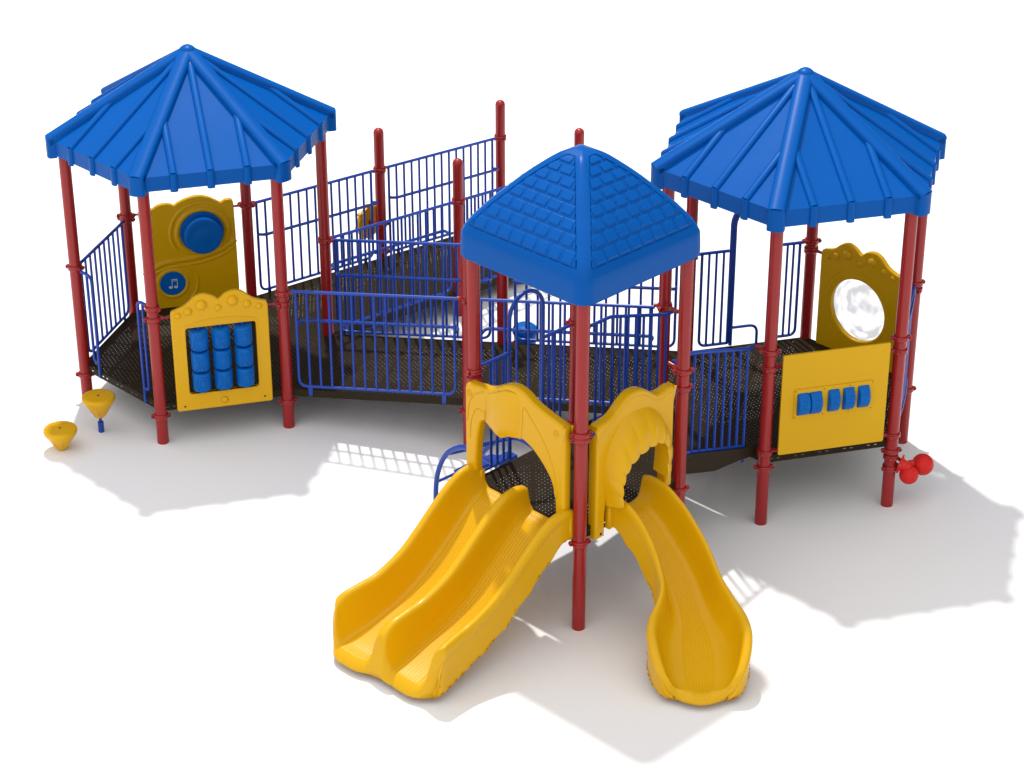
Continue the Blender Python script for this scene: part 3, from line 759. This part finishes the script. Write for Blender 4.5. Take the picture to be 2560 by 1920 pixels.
t, L = edge_thing('slide_hood', 'yellow hood panel with scalloped shell canopy over the single slide', 'hood', 'Tf', 'Tr', 'yellow hoods at the slide tops')
o_top = [(.108, .70), (.108, 1.45), (.112, 1.512), (.125, 1.532), (.17, 1.538), (.227, 1.546), (.279, 1.566), (.33, 1.605), (.403, 1.652), (.466, 1.667), (.53, 1.658), (.596, 1.626), (.650, 1.585), (.700, 1.556), (.750, 1.553), (.80, 1.562), (.845, 1.566), (.866, 1.550), (.872, 1.50), (.872, .82)]
inn = [(.80, .79), (.80, .93), (.78, 1.06), (.765, 1.19), (.71, 1.30), (.62, 1.35), (.52, 1.36), (.42, 1.33), (.33, 1.27), (.27, 1.17), (.235, 1.05), (.215, .95), (.20, .86)]
hood = board('hood_panel', [sm(o_top)+[(.872, .79), (.80, .78)]+sm(inn)+[(.196, .665), (.108, .665)]], .085, .018, M_YEL, t, -.005)
oc = sm([(.205, .90), (.200, .98), (.180, 1.10), (.185, 1.22), (.225, 1.345), (.305, 1.452), (.41, 1.512), (.525, 1.520), (.63, 1.487), (.72, 1.41), (.79, 1.29), (.825, 1.16), (.825, 1.03), (.805, .95)], 8)
ic = sm([(.250, .92), (.240, .99), (.240, 1.06), (.252, 1.13), (.285, 1.19), (.335, 1.235), (.41, 1.268), (.49, 1.285), (.56, 1.288), (.62, 1.275), (.665, 1.235), (.685, 1.15), (.682, 1.05), (.675, .97)], 8)
n = min(len(oc), len(ic)); b = bmesh.new(); cols = []
NC = 11
for i in range(n):
    u = i/(n-1); ph = abs(math.sin(u*NC*PI)); col = []
    for j in range(9):
        w = j/8; x = oc[i][0]+(ic[i][0]-oc[i][0])*w; z = oc[i][1]+(ic[i][1]-oc[i][1])*w
        y = -.046-.115*math.sin(w*PI/2)**.8-.014*ph**.6*min(1, w*3)
        x += .010*(ph**.6)*(ic[i][0]-oc[i][0])*w*4*.25; z -= .012*(ph**.5)*w
        col.append(b.verts.new((x, y, z)))
    for (dy, k) in ((.018, .0), (.06, .02)):
        x = ic[i][0]; z = ic[i][1]; col.append(b.verts.new((x, -.161+dy, z+.010-.012*ph**.5)))
    col.append(b.verts.new((ic[i][0]+(oc[i][0]-ic[i][0])*.12, -.03, ic[i][1]+.012)))
    cols.append(col)
for a, c in zip(cols, cols[1:]):
    for j in range(len(a)-1): b.faces.new((a[j], a[j+1], c[j+1], c[j]))
from_bm('shell_canopy', b, M_YEL, t, 40)
hood_line(t, sm([(.13, 1.44), (.20, 1.50), (.26, 1.52), (.32, 1.565), (.40, 1.615), (.466, 1.628), (.53, 1.618), (.60, 1.582), (.66, 1.535), (.72, 1.512), (.80, 1.525), (.85, 1.53)]), -.047, .003)
b = bmesh.new()
for sx in (-1,):
    tube(b, [(.075, -.02, 1.475), (.115, -.01, 1.475)], .011); tube(b, [(.87, -.02, 1.475), (.93, -.01, 1.478)], .011)
from_bm('mounting_pin', b, M_BLUE, t)
b = bmesh.new(); lathe(b, [(0, .004), (.006, .004), (.011, 0), (.011, -.002)], 12, axis_matrix((.155, -.048, .70), (0, -1, 0))); from_bm('bolt', b, M_BLK, t, 40)

# ------------------------------------------------------------------ slides
FL = smooth_tab([(-.05, .770), (0, .768), (.10, .745), (.20, .685), (.38, .54), (.6, .37), (.8, .260), (1.04, .185), (1.27, .130), (1.40, .112), (1.6, .10)])
RF = smooth_tab([(-.05, .90), (0, .925), (.08, .945), (.2, .930), (.33, .86), (.46, .76), (.6, .645), (.75, .54), (.95, .460), (1.10, .437), (1.22, .418), (1.29, .385), (1.35, .320), (1.40, .225), (1.44, .150), (1.6, .11)])
RF2 = smooth_tab([(-.05, .90), (0, .925), (.08, .945), (.2, .930), (.33, .86), (.46, .76), (.6, .645), (.75, .54), (.92, .455), (1.06, .400), (1.18, .345), (1.28, .270), (1.36, .190), (1.42, .140), (1.6, .11)])
def slide_grid(parent, path, halfw, cross, smax, grooves, lipw=.12, flare=None, name='chute', NS=130, front=None, RF=RF, pinch=None):
    """sweep a cross-section (x -1..1, height 0..1, skirt<0) along the path; all local coordinates"""
    cs = catmull([Vector((a, c, 0)) for a, c in cross], 9)
    b = bmesh.new(); rows = []
    for i in range(NS+1):
        s = smax*i/NS
        row = []
        for j, q in enumerate(cs):
            x, h = q.x, q.y
            if abs(x) < .97: h = max(h, 0.0)
            if h > .02: h = min(h, 1.0)
            ss = s
            if front: ss = s*(front(x)/smax)
            fl, rf = lerp_tab(FL, ss), lerp_tab(RF, ss)
            # roll the lip down at the exit
            e = max(0.0, (ss-(front(x) if front else smax)+lipw)/lipw)
            c, d = path(ss)
            hw = halfw(ss)*(1-(pinch(ss)*abs(x)**3 if pinch else 0))*(1-.10*e*e*abs(x)**3)
            if h >= 0:
                z = fl+(max(rf-fl, 0.0))*h
                z = fl*(1-h)+max(rf, fl)*h
            else:
                z = fl*1.0-.055+(.024*abs(math.sin(ss*15))*min(1, max(0, ((front(x) if front else smax)-.32-ss)/.12))) if h < -.5 else fl+(rf-fl)*(1+h)*.3
            xx = x
            if h < 0: z = max(.014, z)
            if e > 0: z = z+(.05-z)*e**2.2
            gz_ = 0
            if grooves and h >= 0 and h < .06 and ss > .03:
                for g0, g1, n_ in grooves:
                    if g0 < xx < g1: gz_ = -.0035*(0.5-0.5*math.cos(2*PI*(xx-g0)/(g1-g0)*n_))
            row.append(b.verts.new((c.x+d.y*-1*0+(-d.y)*0+d2(d).x*hw*xx, c.y+d2(d).y*hw*xx, z+gz_)))
        rows.append(row)
    for a, c in zip(rows, rows[1:]):
        for j in range(len(a)-1): b.faces.new((a[j], a[j+1], c[j+1], c[j]))
    o = from_bm(name, b, M_YEL, parent, 50)
    md = o.modifiers.new('thickness', 'SOLIDIFY'); md.thickness = .012; md.offset = -1
    return o
def d2(d): return Vector((-d.y, d.x))   # to the left of travel
def fine(lst, a, b_, n):
    return [(a+(b_-a)*k/n, 0.0) for k in range(n+1)]
# double slide: local frame of edge Tl-Tf, travel is local -y, width along local x
t, L = edge_thing('double_slide', 'wide yellow slide with two side by side lanes', 'slide', 'Tl', 'Tf')
X0, X1 = .035, .965; XC = .5; HW = .465
cross = [(-.985, -1), (-.985, -.9), (-.985, .3), (-.99, .62), (-1.005, .70), (-1.01, .84), (-.995, .95), (-.965, 1.0), (-.92, .99), (-.885, .92), (-.862, .75), (-.838, .5), (-.80, .24), (-.755, .06), (-.71, .0)]
cross += [(-.70+(.50)*k/20, 0) for k in range(21)]
cross += [(-.18, .05), (-.135, .24), (-.105, .55), (-.088, .80), (-.065, .92), (-.03, .97), (.03, .97), (.065, .92), (.088, .80), (.105, .55), (.135, .24), (.18, .05)]
cross += [(.20+(.50)*k/20, 0) for k in range(21)]
cross += [(-a, c) for a, c in cross[:15][::-1]]
def path1(s): return Vector((XC, -.02-s)), Vector((0, -1))
def hw1(s): return HW*(1+.085*max(0, min(1, (s-.95)/.35))**1.5)
def front1(x):
    m_ = 1.455 if x < 0 else 1.455-.06*min(1, x/.3)
    return m_-.055*math.exp(-(x/.20)**2)-.11*max(0, (abs(x)-.55)/.45)**2.2
slide_grid(t, path1, hw1, cross, 1.43, [(-.66, -.24, 8), (.24, .66, 8)], front=front1, NS=170, lipw=.075, pinch=lambda q: .02*max(0, (q-1.17)/.27)**2)
for x in (.075, .925):
    b = bmesh.new(); box(b, (x, -.035, .80), (.09, .05, .20))
    bmesh.ops.bevel(b, geom=b.edges, offset=.012, segments=3, affect='EDGES')
    from_bm('mounting_flange', b, M_YEL, t, 50)
b = bmesh.new()
for x in (.32, .70): box(b, (x, -1.22, .045), (.05, .05, .09))
from_bm('foot', b, M_YEL, t, 30)

# single curved slide
t, L = edge_thing('single_slide', 'narrow yellow slide curving to the left toward its wide rounded exit', 'slide', 'Tf', 'Tr')
cp = [Vector(p) for p in ((.470, .02), (.470, -.20), (.458, -.38), (.415, -.555), (.320, -.735), (.190, -.895), (.045, -1.045), (-.105, -1.19), (-.24, -1.325))]
cc = catmull([Vector((p.x, p.y, 0)) for p in cp], 12)
acc = [0]
for a, c in zip(cc, cc[1:]): acc.append(acc[-1]+(c-a).length)
TOT = acc[-1]
def path2(s):
    s = min(max(s, 0), TOT-1e-4)
    for i in range(len(acc)-1):
        if acc[i+1] >= s:
            u = (s-acc[i])/(acc[i+1]-acc[i]); p = cc[i].lerp(cc[i+1], u)
            a = max(i-3, 0); c_ = min(i+4, len(cc)-1); d = (cc[c_]-cc[a]).normalized()
            return Vector((p.x, p.y)), Vector((d.x, d.y))
HW2 = [(0, .205), (.3, .205), (.62, .208), (.75, .220), (.86, .262), (.97, .318), (1.07, .342), (1.15, .340), (1.24, .322), (1.32, .288), (1.38, .240), (1.42, .185), (1.7, .15)]
HW2 = smooth_tab(HW2)
cross2 = [(-.972, -1), (-.972, -.9), (-.972, .3), (-.98, .62), (-1.005, .70), (-1.01, .84), (-.985, .95), (-.94, 1.0), (-.87, .99), (-.82, .91), (-.785, .75), (-.745, .5), (-.67, .24), (-.57, .07), (-.44, .01)]
cross2 += [(-.34+.68*k/28, 0) for k in range(29)]
cross2 += [(-a, c) for a, c in cross2[:15][::-1]]
def front2(x): return 1.465-.075*abs(x)**2
slide_grid(t, path2, lambda s: lerp_tab(HW2, s), cross2, TOT, [(-.32, .32, 9)], front=front2, NS=170, lipw=.06, RF=RF2)
for x in (.255, .700):
    b = bmesh.new(); box(b, (x, -.035, .80), (.06, .05, .20))
    bmesh.ops.bevel(b, geom=b.edges, offset=.012, segments=3, affect='EDGES')
    from_bm('mounting_flange', b, M_YEL, t, 50)
b = bmesh.new(); box(b, (-.02, -1.04, .05), (.06, .06, .10), .7); from_bm('foot', b, M_YEL, t, 30)

# ------------------------------------------------------------------ climber behind the double slide (Tl - Tb)
t, L = edge_thing('arch_climber', 'blue tubular arch climber behind the double slide', 'climber', 'Tl', 'Tb')
LR = [(.20, .62, 0), (.20, .625, .20), (.20, .615, .40), (.20, .575, .55), (.20, .505, .675), (.20, .42, .755), (.20, .33, .805), (.20, .24, .815), (.22, .12, .79), (.24, .02, .75)]
RR = [(.62, .66, 0), (.62, .66, .20), (.62, .63, .38), (.62, .56, .50), (.62, .45, .62), (.62, .33, .70), (.62, .22, .755), (.62, .14, .765), (.62, .06, .755), (.62, .01, .74)]
for pts in (LR, RR):
    b = bmesh.new(); tube(b, catmull(pts, 6), .0185, 14); from_bm('side_tube', b, M_BLUE, t)
for i in (2, 4, 6):
    b = bmesh.new(); tube(b, [LR[i], RR[i]], .011, 10); from_bm('rung', b, M_BLUE, t)
for i, (y_, z_) in enumerate(((.50, .48), (.33, .60), (.16, .69))):
    b = bmesh.new(); box(b, (.42, y_, z_), (.22, .09, .012)); box(b, (.42, y_-.045, z_-.015), (.22, .006, .03)); from_bm('step_plate', b, M_BLUE, t, 30)

# ------------------------------------------------------------------ stepping pods
def pod(x, y, zb_, zt, label, rz):
    t = thing('stepping_pod', label, 'stepping pod', (x, y, 0), rz, 'yellow cone stepping pods')
    b = bmesh.new(); H = zt-zb_
    lathe(b, [(0, zb_), (.036, zb_), (.043, zb_+.006), (.066, zb_+H*.26), (.118, zb_+H*.70), (.127, zb_+H*.78), (.131, zb_+H*.86), (.130, zb_+H*.94), (.123, zb_+H*.985), (.110, zt), (.02, zt+.002), (.0105, zt+.002), (.010, zt-.004), (0, zt-.004)], 48)
    pd = from_bm('pod_seat', b, M_YEL, t, 50)
    b = bmesh.new()
    for i in range(-3, 4):
        for j in range(-3, 4):
            px, py = i*.031+(.015 if j % 2 else 0), j*.030
            if .025 < math.hypot(px, py) < .105: tube(b, [(px-.005, py-.002, zt+.0015), (px+.005, py+.002, zt+.0015)], .0022, 6)
    from_bm('tread_dot', b, M_YEL, pd, 60)
    for k in range(8):
        a = 2*PI*k/8; b = bmesh.new(); tube(b, [(.044*math.cos(a), .044*math.sin(a), zb_+.010), (.090*math.cos(a), .090*math.sin(a), zb_+H*.46)], .004, 6); from_bm('side_rib', b, M_YEL, pd, 60)
    b = bmesh.new(); lathe(b, [(0, zt+.0025), (.009, zt+.0025), (.009, zt-.003)], 12); from_bm('bolt', b, M_BLK, pd, 60)
    if zb_ > .05:
        b = bmesh.new(); cyl(b, (0, 0, .08), (0, 0, zb_+.01), .0125); from_bm('stem', b, M_BLUE, t)
        b = bmesh.new(); cyl(b, (0, 0, -.01), (0, 0, .088), .0235, 20); from_bm('base_sleeve', b, M_BLUE, t, 40)
    return t
pod(-3.513, 15.585, .002, .184, 'low yellow cone stepping pod standing right on the ground, leftmost thing', .3)
pod(-3.250, 15.862, .137, .321, 'taller yellow cone stepping pod raised on a short blue stem', .9)

# ------------------------------------------------------------------ ball spinner on post R2
def textured_ball(name, r, center, parent):
    b = bmesh.new(); bmesh.ops.create_icosphere(b, subdivisions=5, radius=r)
    for v in b.verts:
        n = v.co.normalized()
        lat = math.asin(max(-1, min(1, n.z))); lon = math.atan2(n.y, n.x)
        rowi = math.floor(lat/.32); fr = lat/.32-rowi
        nn = max(3, round(2*PI*math.cos((rowi+.5)*.32)/.42)); fc = (lon/(2*PI)*nn+.5*(rowi % 2)) % 1
        e = min(fr, 1-fr, fc, 1-fc)
        v.co = n*(r-(.0028 if e < .09 else 0))
    bmesh.ops.rotate(b, verts=b.verts, cent=(0, 0, 0), matrix=Matrix.Rotation(.7, 3, 'X'))
    bmesh.ops.translate(b, verts=b.verts, vec=center)
    return from_bm(name, b, M_RPL, parent, 30)
t = thing('ball_spinner', 'pair of bright red studded balls on a red disc, low on a post', 'spinner', (P['R2'][0], P['R2'][1], 0), 0)
b = bmesh.new(); tube(b, [(.04, 0, .415), (.09, .010, .36)], .013); from_bm('bracket', b, M_RED, t)
d1 = Vector((.86, -.40, -.22)).normalized()
c1 = Vector((.078, .004, .345))
b = bmesh.new(); lathe(b, [(0, -.006), (.072, -.006), (.076, 0), (.072, .006), (0, .006)], 36, axis_matrix(c1, d1))
disc = from_bm('mounting_disc', b, M_RPL, t, 40)
for k in range(4):
    a = PI/4+k*PI/2; M = axis_matrix(c1, d1); p = M @ Vector((.063*math.cos(a), .063*math.sin(a), .006))
    b = bmesh.new(); lathe(b, [(0, .003), (.004, .002), (.005, -.001)], 8, axis_matrix(p, d1)); from_bm('bolt', b, M_WHT, disc, 40)
b = bmesh.new(); lathe(b, [(0, 0), (.055, .004), (.045, .02), (.040, .05), (.045, .08), (0, .09)], 30, axis_matrix(c1, d1)); from_bm('neck', b, M_RPL, t, 50)
textured_ball('ball', .071, (.140, -.030, .272), t)
b = bmesh.new(); lathe(b, [(0, 0), (.030, .0), (.034, .06), (0, .07)], 24, axis_matrix((.15, .055, .315), (.9, .1, -.05))); from_bm('neck', b, M_RPL, t, 50)
textured_ball('ball', .082, (.256, .068, .305), t)

# ------------------------------------------------------------------ bongo bucket on Pm, gear wheel on P1
t = thing('bongo_bucket', 'blue domed bucket shaped drum beyond the walkway', 'drum', (P['Pm'][0], P['Pm'][1], 0), 0)
b = bmesh.new(); lathe(b, [(0, .12), (.070, .12), (.078, .14), (.094, .46)], 36, Matrix.Translation((.182, .16, 0))); from_bm('drum_body', b, M_BPL, t, 40)
b = bmesh.new(); lathe(b, [(.098, .455), (.104, .46), (.105, .485), (.098, .505), (.075, .525), (.04, .532), (0, .534)], 36, Matrix.Translation((.182, .16, 0))); from_bm('drum_lid', b, M_BPL, t, 40)
b = bmesh.new(); tube(b, [(.03, .03, .40), (.11, .12, .40)], .014); from_bm('bracket', b, M_RED, t)
t = thing('gear_wheel', 'yellow toothed wheel on the outer side of the back ramp post', 'wheel', (P['P1'][0], P['P1'][1], 0), 0)
cw = Vector((-.115, .07, .540)); dw = Vector((.80, -.60, .0)).normalized()
b = bmesh.new(); M = axis_matrix(cw, dw); lathe(b, [(0, -.012), (.05, -.014), (.09, -.012), (.125, -.018), (.148, -.016), (.152, 0), (.148, .016), (.125, .018), (.09, .012), (.05, .014), (0, .012)], 40, M); w_ = from_bm('wheel_disc', b, M_YEL, t, 40)
for k in range(8):
    a = 2*PI*k/8+.2; p = M @ Vector((.158*math.cos(a), .158*math.sin(a), 0)); b = bmesh.new(); lathe(b, [(0, -.018), (.016, -.016), (.020, 0), (.016, .016), (0, .018)], 14, axis_matrix(p, dw)); from_bm('knob', b, M_YEL, w_, 60)
b = bmesh.new(); tube(b, [(-.03, .02, .545), tuple(cw)], .02); from_bm('axle', b, M_RED, t)

# ------------------------------------------------------------------ camera
cam = bpy.data.cameras.new('camera'); co = bpy.data.objects.new('camera', cam); C.objects.link(co)
cam.sensor_width = 36; cam.lens = 5721.522/2560*36; cam.shift_y = -(960-935.73)/2560; cam.clip_end = 5000; cam.clip_start = .1
co.location = (0, 0, 8.7653)
co.rotation_euler = (Matrix.Rotation(PI/2-.4801, 3, 'X') @ Matrix.Rotation(-.0013, 3, 'Z')).to_euler()
bpy.context.scene.camera = co

# ------------------------------------------------------------------ light
w = bpy.data.worlds.new('World'); bpy.context.scene.world = w; w.use_nodes = True
N = w.node_tree.nodes; Lk = w.node_tree.links; bg = N['Background']
tc = N.new('ShaderNodeTexCoord'); sx = N.new('ShaderNodeSeparateXYZ'); Lk.new(tc.outputs['Generated'], sx.inputs[0])
dp = N.new('ShaderNodeVectorMath'); dp.operation = 'DOT_PRODUCT'; dp.inputs[1].default_value = (-.20, -.50, .84); Lk.new(tc.outputs['Generated'], dp.inputs[0])
cr = N.new('ShaderNodeValToRGB'); mp = N.new('ShaderNodeMapRange'); mp.inputs['From Min'].default_value = -.6; mp.inputs['From Max'].default_value = 1.0
Lk.new(dp.outputs['Value'], mp.inputs['Value']); Lk.new(mp.outputs['Result'], cr.inputs[0])
el = cr.color_ramp.elements
el[0].position = 0.0; el[0].color = (.04, .04, .045, 1); el[1].position = 1.0; el[1].color = (1.15, 1.15, 1.15, 1)
for p_, v_ in ((.36, .16), (.58, .42), (.78, .95)):
    e_ = el.new(p_); e_.color = (v_, v_, v_*1.01, 1)
Lk.new(cr.outputs[0], bg.inputs[0]); bg.inputs[1].default_value = 1.17
ld = bpy.data.lights.new('key_lamp', 'POINT'); ld.energy = 33000; ld.shadow_soft_size = .48; ld.color = (1, .985, .96)
lo = bpy.data.objects.new('key_lamp', ld); C.objects.link(lo); lo.location = (-3.2, 27.3, 28.5)

sc = bpy.context.scene
sc.view_settings.view_transform = 'Standard'; sc.view_settings.look = 'None'; sc.view_settings.gamma = 1; sc.view_settings.exposure = 0
sc.render.engine = 'CYCLES'
sc.cycles.max_bounces = 8; sc.cycles.transparent_max_bounces = 16
sc.render.resolution_x = 1024; sc.render.resolution_y = 768
